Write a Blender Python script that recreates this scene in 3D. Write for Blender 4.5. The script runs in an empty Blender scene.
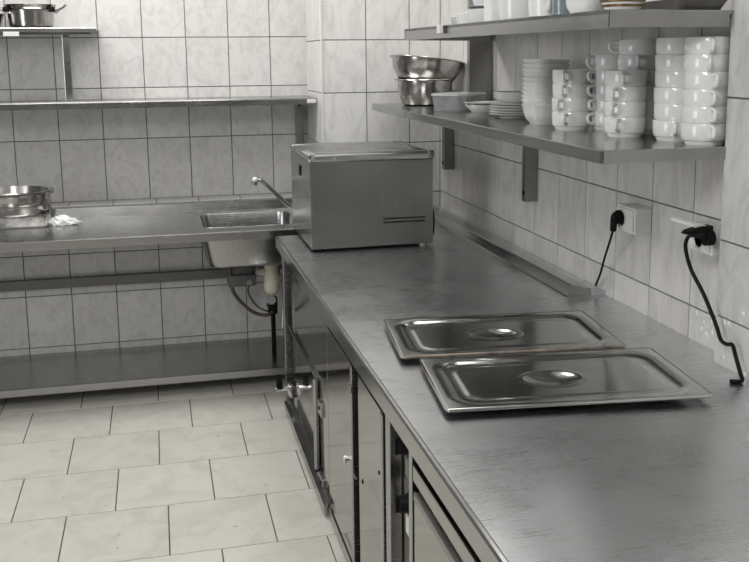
import bpy, bmesh, math, random
from mathutils import Vector, Matrix
random.seed(7)
PI = math.pi
sc = bpy.context.scene
COL = sc.collection

# ------------------------------------------------------------------ camera
W_, H_ = 749, 562
F_, PX, PY = 955.43, 387.53, 220.0
cam = bpy.data.cameras.new('camera')
cam.sensor_fit = 'HORIZONTAL'; cam.sensor_width = 36.0
cam.lens = 36.0 * F_ / W_
cam.shift_x = -(PX - W_ / 2) / W_
cam.shift_y = (PY - H_ / 2) / W_
cam.clip_start = 0.05
co = bpy.data.objects.new('camera', cam); COL.objects.link(co)
R = Vector((0.971788, -0.23569, -0.008799)); U = Vector((0.048231, 0.16207, 0.9856)); Fw = Vector((0.23087, 0.958219, -0.168866))
co.matrix_world = Matrix(((R.x, U.x, -Fw.x, -1.2425), (R.y, U.y, -Fw.y, -4.7199), (R.z, U.z, -Fw.z, 1.4242), (0, 0, 0, 1)))
sc.camera = co

# ------------------------------------------------------------------ world, lamps, exposure
w = bpy.data.worlds.new('world'); sc.world = w; w.use_nodes = True
bg = w.node_tree.nodes['Background']; bg.inputs[0].default_value = (1.0, 0.99, 0.97, 1); bg.inputs[1].default_value = 0.07
def area(name, loc, sx, sy, e, rot=(0, 0, 0), col=(1, 0.985, 0.965)):
    l = bpy.data.lights.new(name, 'AREA'); l.shape = 'RECTANGLE'; l.size = sx; l.size_y = sy; l.energy = e; l.color = col
    o = bpy.data.objects.new(name, l); COL.objects.link(o); o.location = loc; o.rotation_euler = rot
    return o
area('ceiling_lamp_far', (-1.45, -0.75, 2.52), 1.4, 0.5, 17)
area('ceiling_lamp_near', (-1.7, -4.6, 2.52), 0.6, 1.4, 29)
area('ceiling_lamp_counter', (-0.36, -1.75, 2.52), 0.5, 1.3, 7.5)
area('left_fill_light', (-4.1, -3.4, 1.55), 1.7, 1.3, 24, (0, -PI / 2, 0), (0.96, 0.98, 1.0))  # unseen fill light added at the left to brighten the cups
vs = sc.view_settings
sc.display_settings.display_device = 'sRGB'
vs.view_transform = 'Standard'; vs.look = 'None'; vs.gamma = 1.0; vs.use_curve_mapping = False
vs.exposure = 0.72

# ------------------------------------------------------------------ materials
def newmat(name):
    m = bpy.data.materials.new(name); m.use_nodes = True
    nt = m.node_tree; b = nt.nodes['Principled BSDF']
    return m, nt, b
def N(nt, t, **kw):
    n = nt.nodes.new(t)
    for k, v in kw.items():
        if k in n.inputs: n.inputs[k].default_value = v
        else: setattr(n, k, v)
    return n
def plain(name, col, rough=0.4, metal=0.0, vary=0.04, scale=30, **kw):
    m, nt, b = newmat(name)
    tc = N(nt, 'ShaderNodeTexCoord'); no = N(nt, 'ShaderNodeTexNoise', Scale=scale, Detail=4.0)
    nt.links.new(tc.outputs['Object'], no.inputs['Vector'])
    cr = N(nt, 'ShaderNodeValToRGB')
    lo = [max(0, c * (1 - vary)) for c in col]; hi = [min(1, c * (1 + vary)) for c in col]
    cr.color_ramp.elements[0].position = 0.3; cr.color_ramp.elements[0].color = (*lo, 1)
    cr.color_ramp.elements[1].position = 0.7; cr.color_ramp.elements[1].color = (*hi, 1)
    nt.links.new(no.outputs['Fac'], cr.inputs[0]); nt.links.new(cr.outputs[0], b.inputs['Base Color'])
    b.inputs['Roughness'].default_value = rough; b.inputs['Metallic'].default_value = metal
    for k, v in kw.items(): b.inputs[k].default_value = v
    return m
def steel(name, col=(0.5, 0.5, 0.49), rough=0.28, stretch=(2, 90, 90), bump=0.06, rv=0.08, blot=0.10):
    m, nt, b = newmat(name)
    tc = N(nt, 'ShaderNodeTexCoord'); mp = N(nt, 'ShaderNodeMapping'); mp.inputs['Scale'].default_value = stretch
    nt.links.new(tc.outputs['Object'], mp.inputs['Vector'])
    no = N(nt, 'ShaderNodeTexNoise', Scale=4.0, Detail=5.0, Roughness=0.65); nt.links.new(mp.outputs[0], no.inputs['Vector'])
    n2 = N(nt, 'ShaderNodeTexNoise', Scale=5.0, Detail=5.0, Roughness=0.6); nt.links.new(tc.outputs['Object'], n2.inputs['Vector'])
    mr = N(nt, 'ShaderNodeMapRange'); mr.inputs['From Min'].default_value = 0.3; mr.inputs['From Max'].default_value = 0.7
    mr.inputs['To Min'].default_value = rough - rv; mr.inputs['To Max'].default_value = rough + rv
    mix = N(nt, 'ShaderNodeMath', operation='ADD'); h = N(nt, 'ShaderNodeMath', operation='MULTIPLY'); h.inputs[1].default_value = 0.5
    nt.links.new(no.outputs['Fac'], mix.inputs[0]); nt.links.new(n2.outputs['Fac'], mix.inputs[1]); nt.links.new(mix.outputs[0], h.inputs[0])
    nt.links.new(h.outputs[0], mr.inputs['Value']); nt.links.new(mr.outputs[0], b.inputs['Roughness'])
    cr = N(nt, 'ShaderNodeValToRGB')
    cr.color_ramp.elements[0].position = 0.3; cr.color_ramp.elements[0].color = (*[c * (1 - blot) for c in col], 1)
    cr.color_ramp.elements[1].position = 0.7; cr.color_ramp.elements[1].color = (*[c * (1 + blot) for c in col], 1)
    nt.links.new(h.outputs[0], cr.inputs[0]); nt.links.new(cr.outputs[0], b.inputs['Base Color'])
    bp = N(nt, 'ShaderNodeBump', Strength=bump * 0.12, Distance=0.001); nt.links.new(no.outputs['Fac'], bp.inputs['Height'])
    nt.links.new(bp.outputs[0], b.inputs['Normal'])
    b.inputs['Metallic'].default_value = 1.0
    return m
def worktop_steel():
    m = steel('worktop_steel', (0.64, 0.645, 0.66), 0.28, (2.5, 150, 150), 0.04, 0.045, 0.12)
    nt = m.node_tree; b = nt.nodes['Principled BSDF']
    tc = [n for n in nt.nodes if n.type == 'TEX_COORD'][0]
    # fine curved scratches
    mp = N(nt, 'ShaderNodeMapping'); mp.inputs['Rotation'].default_value = (0, 0, 0.5); mp.inputs['Scale'].default_value = (5, 70, 1)
    nt.links.new(tc.outputs['Object'], mp.inputs['Vector'])
    no = N(nt, 'ShaderNodeTexNoise', Scale=3.0, Detail=6.0, Roughness=0.75, Distortion=0.6); nt.links.new(mp.outputs[0], no.inputs['Vector'])
    cr = N(nt, 'ShaderNodeValToRGB'); cr.color_ramp.elements[0].position = 0.58; cr.color_ramp.elements[0].color = (0, 0, 0, 1)
    cr.color_ramp.elements[1].position = 0.72; cr.color_ramp.elements[1].color = (1, 1, 1, 1)
    nt.links.new(no.outputs['Fac'], cr.inputs[0])
    base = b.inputs['Base Color'].links[0].from_socket
    mx = N(nt, 'ShaderNodeMix', data_type='RGBA'); mx.inputs[7].default_value = (0.92, 0.92, 0.93, 1)
    sm = N(nt, 'ShaderNodeMath', operation='MULTIPLY'); sm.inputs[1].default_value = 0.75
    nt.links.new(cr.outputs[0], sm.inputs[0]); nt.links.new(sm.outputs[0], mx.inputs[0]); nt.links.new(base, mx.inputs[6])
    # rust stain beside the far lid
    vm = N(nt, 'ShaderNodeVectorMath', operation='DISTANCE'); vm.inputs[1].default_value = (-0.705, -2.33, 0.714)
    nt.links.new(tc.outputs['Object'], vm.inputs[0])
    n3 = N(nt, 'ShaderNodeTexNoise', Scale=40.0, Detail=4.0); nt.links.new(tc.outputs['Object'], n3.inputs['Vector'])
    ad = N(nt, 'ShaderNodeMath', operation='MULTIPLY_ADD'); ad.inputs[1].default_value = 0.06
    nt.links.new(n3.outputs['Fac'], ad.inputs[0]); nt.links.new(vm.outputs['Value'], ad.inputs[2])
    r = N(nt, 'ShaderNodeMapRange'); r.inputs['From Min'].default_value = 0.035; r.inputs['From Max'].default_value = 0.10
    r.inputs['To Min'].default_value = 0.6; r.inputs['To Max'].default_value = 0.0
    nt.links.new(ad.outputs[0], r.inputs['Value'])
    m2 = N(nt, 'ShaderNodeMix', data_type='RGBA'); m2.inputs[7].default_value = (0.36, 0.24, 0.15, 1)
    nt.links.new(r.outputs[0], m2.inputs[0]); nt.links.new(mx.outputs[2], m2.inputs[6]); nt.links.new(m2.outputs[2], b.inputs['Base Color'])
    return m
def tile_mat(name, c0, c1, scale, stretch, rough, island=0.06, speck=False):
    m, nt, b = newmat(name)
    tc = N(nt, 'ShaderNodeTexCoord'); geo = N(nt, 'ShaderNodeNewGeometry')
    sc_ = N(nt, 'ShaderNodeVectorMath', operation='SCALE'); sc_.inputs[3].default_value = 7.0
    cb = N(nt, 'ShaderNodeCombineXYZ')
    for i in range(3): nt.links.new(geo.outputs['Random Per Island'], cb.inputs[i])
    nt.links.new(cb.outputs[0], sc_.inputs[0])
    mp = N(nt, 'ShaderNodeMapping'); mp.inputs['Scale'].default_value = stretch; mp.inputs['Rotation'].default_value = (0.0, 0.5, 0.0)
    nt.links.new(tc.outputs['Object'], mp.inputs['Vector'])
    ad = N(nt, 'ShaderNodeVectorMath', operation='ADD'); nt.links.new(mp.outputs[0], ad.inputs[0]); nt.links.new(sc_.outputs[0], ad.inputs[1])
    no = N(nt, 'ShaderNodeTexNoise', Scale=scale, Detail=7.0, Roughness=0.62, Distortion=1.4); nt.links.new(ad.outputs[0], no.inputs['Vector'])
    cr = N(nt, 'ShaderNodeValToRGB')
    cr.color_ramp.elements[0].position = 0.36; cr.color_ramp.elements[0].color = (*c0, 1)
    cr.color_ramp.elements[1].position = 0.56; cr.color_ramp.elements[1].color = (*c1, 1)
    nt.links.new(no.outputs['Fac'], cr.inputs[0])
    hsv = N(nt, 'ShaderNodeHueSaturation')
    mr = N(nt, 'ShaderNodeMapRange'); mr.inputs['To Min'].default_value = 1 - island; mr.inputs['To Max'].default_value = 1 + island
    nt.links.new(geo.outputs['Random Per Island'], mr.inputs['Value']); nt.links.new(mr.outputs[0], hsv.inputs['Value'])
    nt.links.new(cr.outputs[0], hsv.inputs['Color'])
    out = hsv.outputs[0]
    if speck:
        v = N(nt, 'ShaderNodeTexNoise', Scale=260.0, Detail=2.0); nt.links.new(tc.outputs['Object'], v.inputs['Vector'])
        n9 = N(nt, 'ShaderNodeTexNoise', Scale=38.0, Detail=3.0); nt.links.new(tc.outputs['Object'], n9.inputs['Vector'])
        r1 = N(nt, 'ShaderNodeValToRGB'); r1.color_ramp.elements[0].position = 0.70; r1.color_ramp.elements[0].color = (1, 1, 1, 1)
        r1.color_ramp.elements[1].position = 0.76; r1.color_ramp.elements[1].color = (0.55, 0.53, 0.5, 1)
        nt.links.new(n9.outputs['Fac'], r1.inputs[0])
        r2 = N(nt, 'ShaderNodeValToRGB'); r2.color_ramp.elements[0].position = 0.3; r2.color_ramp.elements[0].color = (0.93, 0.93, 0.93, 1)
        r2.color_ramp.elements[1].position = 0.7; r2.color_ramp.elements[1].color = (1.0, 1.0, 1.0, 1)
        nt.links.new(v.outputs['Fac'], r2.inputs[0])
        a = N(nt, 'ShaderNodeMix', data_type='RGBA', blend_type='MULTIPLY'); a.inputs[0].default_value = 1
        nt.links.new(out, a.inputs[6]); nt.links.new(r1.outputs[0], a.inputs[7])
        c = N(nt, 'ShaderNodeMix', data_type='RGBA', blend_type='MULTIPLY'); c.inputs[0].default_value = 1
        nt.links.new(a.outputs[2], c.inputs[6]); nt.links.new(r2.outputs[0], c.inputs[7]); out = c.outputs[2]
    nt.links.new(out, b.inputs['Base Color'])
    b.inputs['Roughness'].default_value = rough
    bp = N(nt, 'ShaderNodeBump', Strength=0.05, Distance=0.002); nt.links.new(no.outputs['Fac'], bp.inputs['Height'])
    nt.links.new(bp.outputs[0], b.inputs['Normal'])
    return m

M = {}
M['tile'] = tile_mat('wall_tile', (0.52, 0.515, 0.50), (0.61, 0.605, 0.59), 14.0, (1.2, 1.2, 0.9), 0.30, 0.04)
M['tile_right'] = tile_mat('wall_tile_right', (0.50, 0.49, 0.47), (0.60, 0.59, 0.57), 10.0, (1.0, 1.6, 0.6), 0.28, 0.04)
M['tile_pier'] = tile_mat('wall_tile_pier', (0.47, 0.465, 0.45), (0.58, 0.575, 0.56), 9.0, (1.6, 1.6, 0.6), 0.25, 0.03)
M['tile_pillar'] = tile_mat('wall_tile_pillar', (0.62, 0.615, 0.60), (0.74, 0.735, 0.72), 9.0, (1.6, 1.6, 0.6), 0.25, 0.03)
M['grout'] = plain('grout', (0.16, 0.155, 0.145), 0.85, 0, 0.15, 60)
M['floor_tile'] = tile_mat('floor_tile', (0.56, 0.54, 0.49), (0.64, 0.62, 0.57), 6.0, (1, 1, 1), 0.42, 0.03, True)
M['floor_grout'] = plain('floor_grout', (0.13, 0.12, 0.11), 0.9, 0, 0.2, 60)
M['paint'] = plain('white_paint', (0.78, 0.77, 0.75), 0.7, 0, 0.02, 12)
M['worktop'] = worktop_steel()
M['steel'] = steel('brushed_steel', (0.37, 0.37, 0.365), 0.24, (2, 90, 90), 0.05)
M['steel_shelf'] = steel('shelf_steel', (0.38, 0.38, 0.37), 0.21, (90, 3, 90), 0.05)
M['steel_v'] = steel('machine_steel', (0.34, 0.34, 0.33), 0.24, (60, 60, 2), 0.05, 0.05, 0.06)
M['mirror'] = steel('polished_steel', (0.33, 0.325, 0.305), 0.09, (60, 60, 2), 0.01, 0.03, 0.05)
M['bright_steel'] = steel('bright_steel', (0.66, 0.66, 0.65), 0.22, (2, 90, 90), 0.02)
M['lid'] = steel('lid_steel', (0.60, 0.60, 0.585), 0.15, (30, 30, 30), 0.02, 0.05, 0.12)
M['pot'] = steel('pot_steel', (0.46, 0.45, 0.43), 0.19, (8, 8, 90), 0.02, 0.05, 0.08)
M['rusty'] = plain('rusty_edge', (0.27, 0.235, 0.20), 0.5, 0.6, 0.5, 30)
M['dark_steel'] = steel('grey_steel', (0.30, 0.295, 0.285), 0.35, (60, 60, 2), 0.04)
M['rail_steel'] = steel('reflection_dark_steel', (0.15, 0.15, 0.148), 0.4, (2, 60, 60), 0.02)  # rail steel darkened in its base colour to stand in for the dark shelf reflection
M['chrome'] = plain('chrome', (0.8, 0.8, 0.8), 0.08, 1.0, 0.02)
M['china'] = plain('white_china', (0.80, 0.80, 0.79), 0.12, 0, 0.01)
M['black'] = plain('black_rubber', (0.006, 0.006, 0.006), 0.55, 0, 0.2, **{'Specular IOR Level': 0.15})
M['gap'] = plain('dark_interior', (0.01, 0.01, 0.01), 0.8, 0, 0.2, **{'Specular IOR Level': 0.1})
M['white_plastic'] = plain('white_plastic', (0.72, 0.715, 0.69), 0.35, 0, 0.03)
M['cream_plastic'] = plain('cream_plastic', (0.62, 0.59, 0.50), 0.4, 0, 0.06)
M['grey_plastic'] = plain('grey_plastic', (0.09, 0.09, 0.09), 0.5, 0, 0.2)
M['brown_hose'] = plain('brown_hose', (0.09, 0.075, 0.06), 0.5, 0, 0.2)
M['cloth'] = plain('white_cloth', (0.8, 0.8, 0.8), 0.9, 0, 0.06)
M['foam'] = plain('speckled_tray', (0.62, 0.61, 0.58), 0.6, 0, 0.6, 22)
M['green'] = plain('green_switch', (0.10, 0.13, 0.10), 0.3, 0, 0.1)
M['pale_switch'] = plain('pale_switch', (0.55, 0.58, 0.52), 0.3, 0, 0.1)
M['gold'] = plain('bronze_band', (0.25, 0.17, 0.08), 0.35, 0.6, 0.3)
M['tray_dark'] = plain('dark_tray', (0.10, 0.095, 0.085), 0.5, 0, 0.2)
M['blue_glass'] = plain('blue_glass', (0.45, 0.53, 0.56), 0.08, 0, 0.03, **{'Transmission Weight': 0.6})
M['grey_plate'] = plain('grey_china', (0.33, 0.35, 0.37), 0.2, 0, 0.05)
def clearmat(name, col, rough, alpha):
    m, nt, b = newmat(name)
    b.inputs['Base Color'].default_value = (*col, 1); b.inputs['Roughness'].default_value = rough; b.inputs['Alpha'].default_value = alpha
    tc = N(nt, 'ShaderNodeTexCoord'); no = N(nt, 'ShaderNodeTexNoise', Scale=25.0)
    nt.links.new(tc.outputs['Object'], no.inputs['Vector'])
    bp = N(nt, 'ShaderNodeBump', Strength=0.03, Distance=0.002); nt.links.new(no.outputs['Fac'], bp.inputs['Height']); nt.links.new(bp.outputs[0], b.inputs['Normal'])
    return m
M['clear'] = clearmat('clear_plastic', (0.52, 0.54, 0.55), 0.15, 0.30)
M['clear_lid'] = clearmat('clear_plastic_lid', (0.75, 0.76, 0.77), 0.2, 0.60)
M['dome'] = clearmat('smoked_acrylic', (0.24, 0.24, 0.235), 0.22, 0.62)

# ------------------------------------------------------------------ mesh helpers
def bm_new(): return bmesh.new()
def box(bm, x0, x1, y0, y1, z0, z1, bev=0.0, mi=0):
    vs_ = [bm.verts.new((x, y, z)) for z in (z0, z1) for y in (y0, y1) for x in (x0, x1)]
    fs = [bm.faces.new([vs_[i] for i in q]) for q in ((0, 2, 3, 1), (4, 5, 7, 6), (0, 1, 5, 4), (2, 6, 7, 3), (0, 4, 6, 2), (1, 3, 7, 5))]
    for f in fs: f.material_index = mi
    if bev > 0:
        es = list({e for f in fs for e in f.edges})
        r = bmesh.ops.bevel(bm, geom=es, offset=bev, segments=2, affect='EDGES', profile=0.6)
        for f in r['faces']: f.material_index = mi
def prism(bm, poly, axis, a, b, mi=0):
    """extrude a 2-D polygon along an axis: axis 0 -> poly is (y,z); 1 -> (x,z); 2 -> (x,y)"""
    def P(u, v, t): return {0: (t, u, v), 1: (u, t, v), 2: (u, v, t)}[axis]
    A = [bm.verts.new(P(u, v, a)) for u, v in poly]; B = [bm.verts.new(P(u, v, b)) for u, v in poly]
    n = len(poly); fs = [bm.faces.new(A), bm.faces.new(B[::-1])]
    for i in range(n): fs.append(bm.faces.new((A[i], B[i], B[(i + 1) % n], A[(i + 1) % n])))
    for f in fs: f.material_index = mi
    bmesh.ops.recalc_face_normals(bm, faces=fs)
def lathe(bm, prof, seg=40, sq=2.0, c=(0, 0, 0), sx=1.0, sy=1.0):
    """sq = superellipse exponent (2 round, 4+ squarish)"""
    rings = []
    for r, z in prof:
        if r < 1e-6: rings.append([bm.verts.new((c[0], c[1], c[2] + z))]); continue
        ring = []
        for i in range(seg):
            t = 2 * PI * i / seg; ct, st = math.cos(t), math.sin(t)
            k = (abs(ct) ** sq + abs(st) ** sq) ** (-1.0 / sq)
            ring.append(bm.verts.new((c[0] + r * k * ct * sx, c[1] + r * k * st * sy, c[2] + z)))
        rings.append(ring)
    for a, b in zip(rings, rings[1:]):
        for i in range(seg):
            j = (i + 1) % seg
            if len(a) == 1 and len(b) == 1: continue
            if len(a) == 1: bm.faces.new((a[0], b[j], b[i]))
            elif len(b) == 1: bm.faces.new((a[i], a[j], b[0]))
            else: bm.faces.new((a[i], a[j], b[j], b[i]))
def smoothpath(pts, n=8):
    P = [Vector(p) for p in pts]; out = []
    for i in range(len(P) - 1):
        p0 = P[max(i - 1, 0)]; p1 = P[i]; p2 = P[i + 1]; p3 = P[min(i + 2, len(P) - 1)]
        for k in range(n):
            t = k / n
            out.append(0.5 * ((2 * p1) + (p2 - p0) * t + (2 * p0 - 5 * p1 + 4 * p2 - p3) * t * t + (3 * p1 - p0 - 3 * p2 + p3) * t ** 3))
    out.append(P[-1]); return out
def tube(bm, pts, r, seg=12, sm=0, r2=None, flat=1.0):
    P = smoothpath(pts, sm) if sm else [Vector(p) for p in pts]
    n = len(P); rings = []; up = None
    for i, p in enumerate(P):
        d = (P[min(i + 1, n - 1)] - P[max(i - 1, 0)]).normalized()
        if up is None:
            up = Vector((0, 0, 1)) if abs(d.z) < 0.9 else Vector((1, 0, 0))
        a = d.cross(up).normalized(); up = a.cross(d).normalized()
        rr = r if r2 is None else r + (r2 - r) * i / (n - 1)
        rings.append([bm.verts.new(p + a * rr * math.cos(2 * PI * k / seg) + up * rr * flat * math.sin(2 * PI * k / seg)) for k in range(seg)])
    fs = []
    for A, B in zip(rings, rings[1:]):
        for k in range(seg): fs.append(bm.faces.new((A[k], A[(k + 1) % seg], B[(k + 1) % seg], B[k])))
    fs.append(bm.faces.new(rings[0][::-1])); fs.append(bm.faces.new(rings[-1]))
    bmesh.ops.recalc_face_normals(bm, faces=fs)
def obj(name, bm, mats, parent=None, smooth=False, label=None):
    me = bpy.data.meshes.new(name); bm.normal_update(); bm.to_mesh(me); bm.free()
    if not isinstance(mats, (list, tuple)): mats = [mats]
    for m in mats: me.materials.append(M[m] if isinstance(m, str) else m)
    if smooth:
        for p in me.polygons: p.use_smooth = True
        me.set_sharp_from_angle(angle=math.radians(38))
    o = bpy.data.objects.new(name, me); COL.objects.link(o)
    if parent: o.parent = parent
    if label: o['label'] = label
    return o
def tag(o, label, cat, group=None):
    o['label'] = label; o['category'] = cat
    if group: o['group'] = group
    return o
def thing(name, label, cat, loc=(0, 0, 0), rz=0, group=None):
    o = bpy.data.objects.new(name, None); COL.objects.link(o); o.location = loc; o.rotation_euler = (0, 0, rz); o.empty_display_size = 0.05
    return tag(o, label, cat, group)
def struct(o): o['kind'] = 'structure'; return o
def dup(root, loc, rz, label, group):
    r = root.copy(); COL.objects.link(r); r.location = loc; r.rotation_euler = (0, 0, rz); r['label'] = label; r['group'] = group
    for ch in list(root.children):
        c = ch.copy(); COL.objects.link(c); c.parent = r
        for g in list(ch.children):
            d = g.copy(); COL.objects.link(d); d.parent = c
    return r

# ------------------------------------------------------------------ the room
def tiles(bm, plane, us, vs_, base, th=0.004, gap=0.0042, sign=1, skip=None):
    """tile slabs standing th proud of a grout bed; plane 'y' (u=x) or 'x' (u=y) or 'z' handled apart"""
    for i in range(len(us) - 1):
        for j in range(len(vs_) - 1):
            u0, u1 = us[i] + gap / 2, us[i + 1] - gap / 2; v0, v1 = vs_[j] + gap / 2, vs_[j + 1] - gap / 2
            if u1 - u0 < 0.004 or v1 - v0 < 0.004: continue
            if plane == 'y': box(bm, u0, u1, base, base + th + 0.004, v0, v1, 0.0012, 1)
            else: box(bm, base, base + th + 0.004, u0, u1, v0, v1, 0.0012, 1)
RW = 0.045       # right wall plane; the near pier stands a little proud at x = 0
TOP = 2.55
PF, PXL = -0.4409, -0.5086
# back wall (tile faces at y = 0)
bm = bm_new(); box(bm, -3.4, 0.3, 0.004, 0.12, 0, TOP, 0, 0)
xs = [-1.8852 + 0.2 * i for i in range(-8, 7)] + [-0.5086 + 0.03]
rows = [0.0, 0.057, 0.308, 0.507, 0.755, 1.048, 1.288, 1.522, 1.757, 1.992, 2.227, 2.462, TOP]
tiles(bm, 'y', xs, rows, 0.0)
struct(obj('wall_back', bm, ['grout', 'tile']))
# tiled pipe boxing along the foot of the back wall, its ledge just above the table
BXF, BXZ = -0.24, 0.756
bm = bm_new(); box(bm, -3.4, PXL, BXF + 0.004, 0.0, 0, BXZ - 0.004, 0, 0)
cols = [-1.853 + 0.1985 * i for i in range(-8, 7)] + [PXL]
tiles(bm, 'y', cols, [0.0, 0.121, 0.362, 0.397, 0.550, BXZ], BXF)
for a, b in zip(cols, cols[1:]):
    if b - a > 0.02: box(bm, a + 0.002, b - 0.002, BXF, -0.001, BXZ - 0.008, BXZ, 0.0012, 1)
struct(obj('wall_back_boxing', bm, ['grout', 'tile']))
# corner pillar
PF, PXL = -0.4409, -0.5086
bm = bm_new(); box(bm, PXL + 0.004, 0.3, PF + 0.004, 0.02, 0, TOP, 0, 0)
prow = [0.0, 0.09, 0.325, 0.56, 0.795, 1.03, 1.263, 1.498, 1.733, 1.968, 2.203, 2.438, TOP]
tiles(bm, 'y', [PXL + 0.002, -0.304, -0.102, RW], prow, PF)
tiles(bm, 'x', [PF + 0.003, -0.235, -0.03, 0.0], prow, PXL)
box(bm, PXL - 0.003, PXL + 0.005, PF - 0.003, PF + 0.005, 0.0, TOP, 0.001, 2)
struct(obj('wall_corner_pillar', bm, ['grout', 'tile_pillar', 'white_plastic']))
# right wall
bm = bm_new(); box(bm, RW + 0.004, RW + 0.12, -2.86, PF + 0.01, 0, TOP, 0, 0)
ys = sorted([-0.5792 - 0.2042 * j for j in range(11)] + [PF, -2.8475])
rrow = [0.0, 0.09, 0.33, 0.563, 0.7987, 1.0345, 1.270, 1.506, 1.742, 1.978, 2.214, 2.45, TOP]
tiles(bm, 'x', ys, rrow, RW)
struct(obj('wall_right', bm, ['grout', 'tile_right']))
# near pier of the right wall
bm = bm_new(); box(bm, 0.004, RW + 0.12, -5.2, -2.811, 0, TOP, 0, 0)
nys = sorted([-2.8085, -3.01, -3.21, -3.41, -3.61, -3.81, -4.01, -4.21, -4.41, -4.61, -4.81, -5.01, -5.2])
tiles(bm, 'x', nys, [0.0, 0.36, 0.595, 0.827, 1.004, 1.327, 1.66, 1.90, 2.14, 2.38, TOP], 0.0)
struct(obj('wall_right_pier', bm, ['grout', 'tile_pier']))
# floor
bm = bm_new(); box(bm, -4.2, 0.1, -6.2, 0.1, -0.08, -0.004, 0, 0)
FD, FWt, F0 = 0.3269, 0.3137, -1.085
off = {0: -1.6017, 1: -1.7412, 2: -1.5763, 3: -1.7412}
for k in range(-5, 16):
    ya, yb = F0 - FD * (k + 1), F0 - FD * k
    if ya < -6.2: break
    yb = min(yb, 0.0)
    if yb - ya < 0.02: continue
    o_ = -1.6017 if k % 2 == 0 else -1.7412
    if k == 2: o_ = -1.5763
    if k == -1: o_ = -1.787
    i0 = int(math.floor((-4.2 - o_) / FWt))
    for i in range(i0, i0 + 15):
        xa, xb = o_ + i * FWt, o_ + (i + 1) * FWt
        xb = min(xb, 0.08)
        if xb - xa < 0.02: continue
        box(bm, xa + 0.002, xb - 0.002, ya + 0.002, yb - 0.002, -0.02, 0.0, 0.0012, 1)
struct(obj('floor', bm, ['floor_grout', 'floor_tile']))
bm = bm_new(); box(bm, -4.2, 0.3, -6.2, 0.12, TOP, TOP + 0.1)
struct(obj('ceiling', bm, 'paint'))

# ------------------------------------------------------------------ sink table along the back wall
ZT = 0.687; TF = -0.637; TX0, TX1 = -2.75, -0.535
SX0, SX1, SY0, SY1 = -1.062, -0.638, -0.515, -0.13
TS = 0.95; FLZ = -0.075        # the table group is modelled a little large and set to 0.95 of that size
t = thing('sink_table', 'long stainless steel table with a built-in sink along the back wall', 'sink table', ((TX0 + TX1) / 2, -0.3, 0))
def child(o, root):      # keep world placement when the mesh was made in world coordinates
    o.parent = root; o.matrix_parent_inverse = Matrix.Translation(-Vector(root.location)); return o
def wobj(name, bm, mats, root, smooth=False, label=None):
    """a part modelled in world coordinates: shift its mesh so that it sits under its thing"""
    bmesh.ops.transform(bm, matrix=Matrix.Translation(-Vector(root.location)), verts=bm.verts[:])
    return obj(name, bm, mats, root, smooth, label)
bm = bm_new()
box(bm, TX0, SX0, TF, -0.05, ZT - 0.012, ZT, 0.001); box(bm, SX1, TX1, TF, -0.05, ZT - 0.012, ZT, 0.001)
box(bm, SX0, SX1, TF, SY0, ZT - 0.012, ZT, 0.001); box(bm, SX0, SX1, SY1, -0.05, ZT - 0.012, ZT, 0.001)
# rounded corners of the sink opening
for cx, cy, sx, sy in ((SX0, SY0, 1, 1), (SX0, SY1, 1, -1), (SX1, SY0, -1, 1), (SX1, SY1, -1, -1)):
    r = 0.05; pl = [(cx, cy)] + [(cx + sx * (r - r * math.sin(a)), cy + sy * (r - r * math.cos(a))) for a in [PI / 2 * k / 6 for k in range(7)]][::-1]
    pl2 = [(cx, cy), (cx + sx * r, cy)] + [(cx + sx * (r - r * math.sin(PI / 2 * k / 6)), cy + sy * (r - r * math.cos(PI / 2 * k / 6))) for k in range(1, 6)] + [(cx, cy + sy * r)]
    prism(bm, pl2, 2, ZT - 0.011, ZT - 0.0005)
wobj('worktop', bm, 'steel', t)
bm = bm_new(); prism(bm, [(TF - 0.004, ZT - 0.037), (TF + 0.016, ZT - 0.037), (TF + 0.016, ZT - 0.002), (TF + 0.002, ZT + 0.0004), (TF - 0.004, ZT - 0.0022)], 0, TX0, TX1)
wobj('front_lip', bm, 'steel', t)
bm = bm_new(); prism(bm, [(-0.055, ZT - 0.002), (-0.046, ZT + 0.044), (-0.018, ZT + 0.046), (-0.004, ZT + 0.046), (-0.004, ZT - 0.01), (-0.055, ZT - 0.01)], 0, TX0, TX1)
wobj('backsplash', bm, 'steel', t)
# sink bowl: rounded box tub, open on top, with wall thickness
bm = bm_new()
def rrect(x0, x1, y0, y1, r, z, n=6):
    out = []
    for cx, cy, a0 in ((x1 - r, y1 - r, 0), (x0 + r, y1 - r, PI / 2), (x0 + r, y0 + r, PI), (x1 - r, y0 + r, 1.5 * PI)):
        for k in range(n + 1): out.append((cx + r * math.cos(a0 + PI / 2 * k / n), cy + r * math.sin(a0 + PI / 2 * k / n), z))
    return out
def loft(bm, loops, cap0=False, cap1=True):
    L = [[bm.verts.new(p) for p in l] for l in loops]; n = len(L[0]); fs = []
    for A, B in zip(L, L[1:]):
        for i in range(n): fs.append(bm.faces.new((A[i], A[(i + 1) % n], B[(i + 1) % n], B[i])))
    if cap0: fs.append(bm.faces.new(L[0][::-1]))
    if cap1: fs.append(bm.faces.new(L[-1]))
    return fs
loft(bm, [rrect(SX0 - 0.012, SX1 + 0.012, SY0 - 0.012, SY1 + 0.012, 0.06, ZT - 0.0125),
          rrect(SX0 + 0.012, SX1 + 0.006, SY0 - 0.010, SY1 + 0.008, 0.06, 0.53), rrect(SX0 + 0.02, SX1 + 0.0, SY0 - 0.002, SY1 + 0.004, 0.055, 0.508),
          rrect(SX0 + 0.044, SX1 - 0.02, SY0 + 0.02, SY1 - 0.02, 0.05, 0.497)], False, True)
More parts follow.
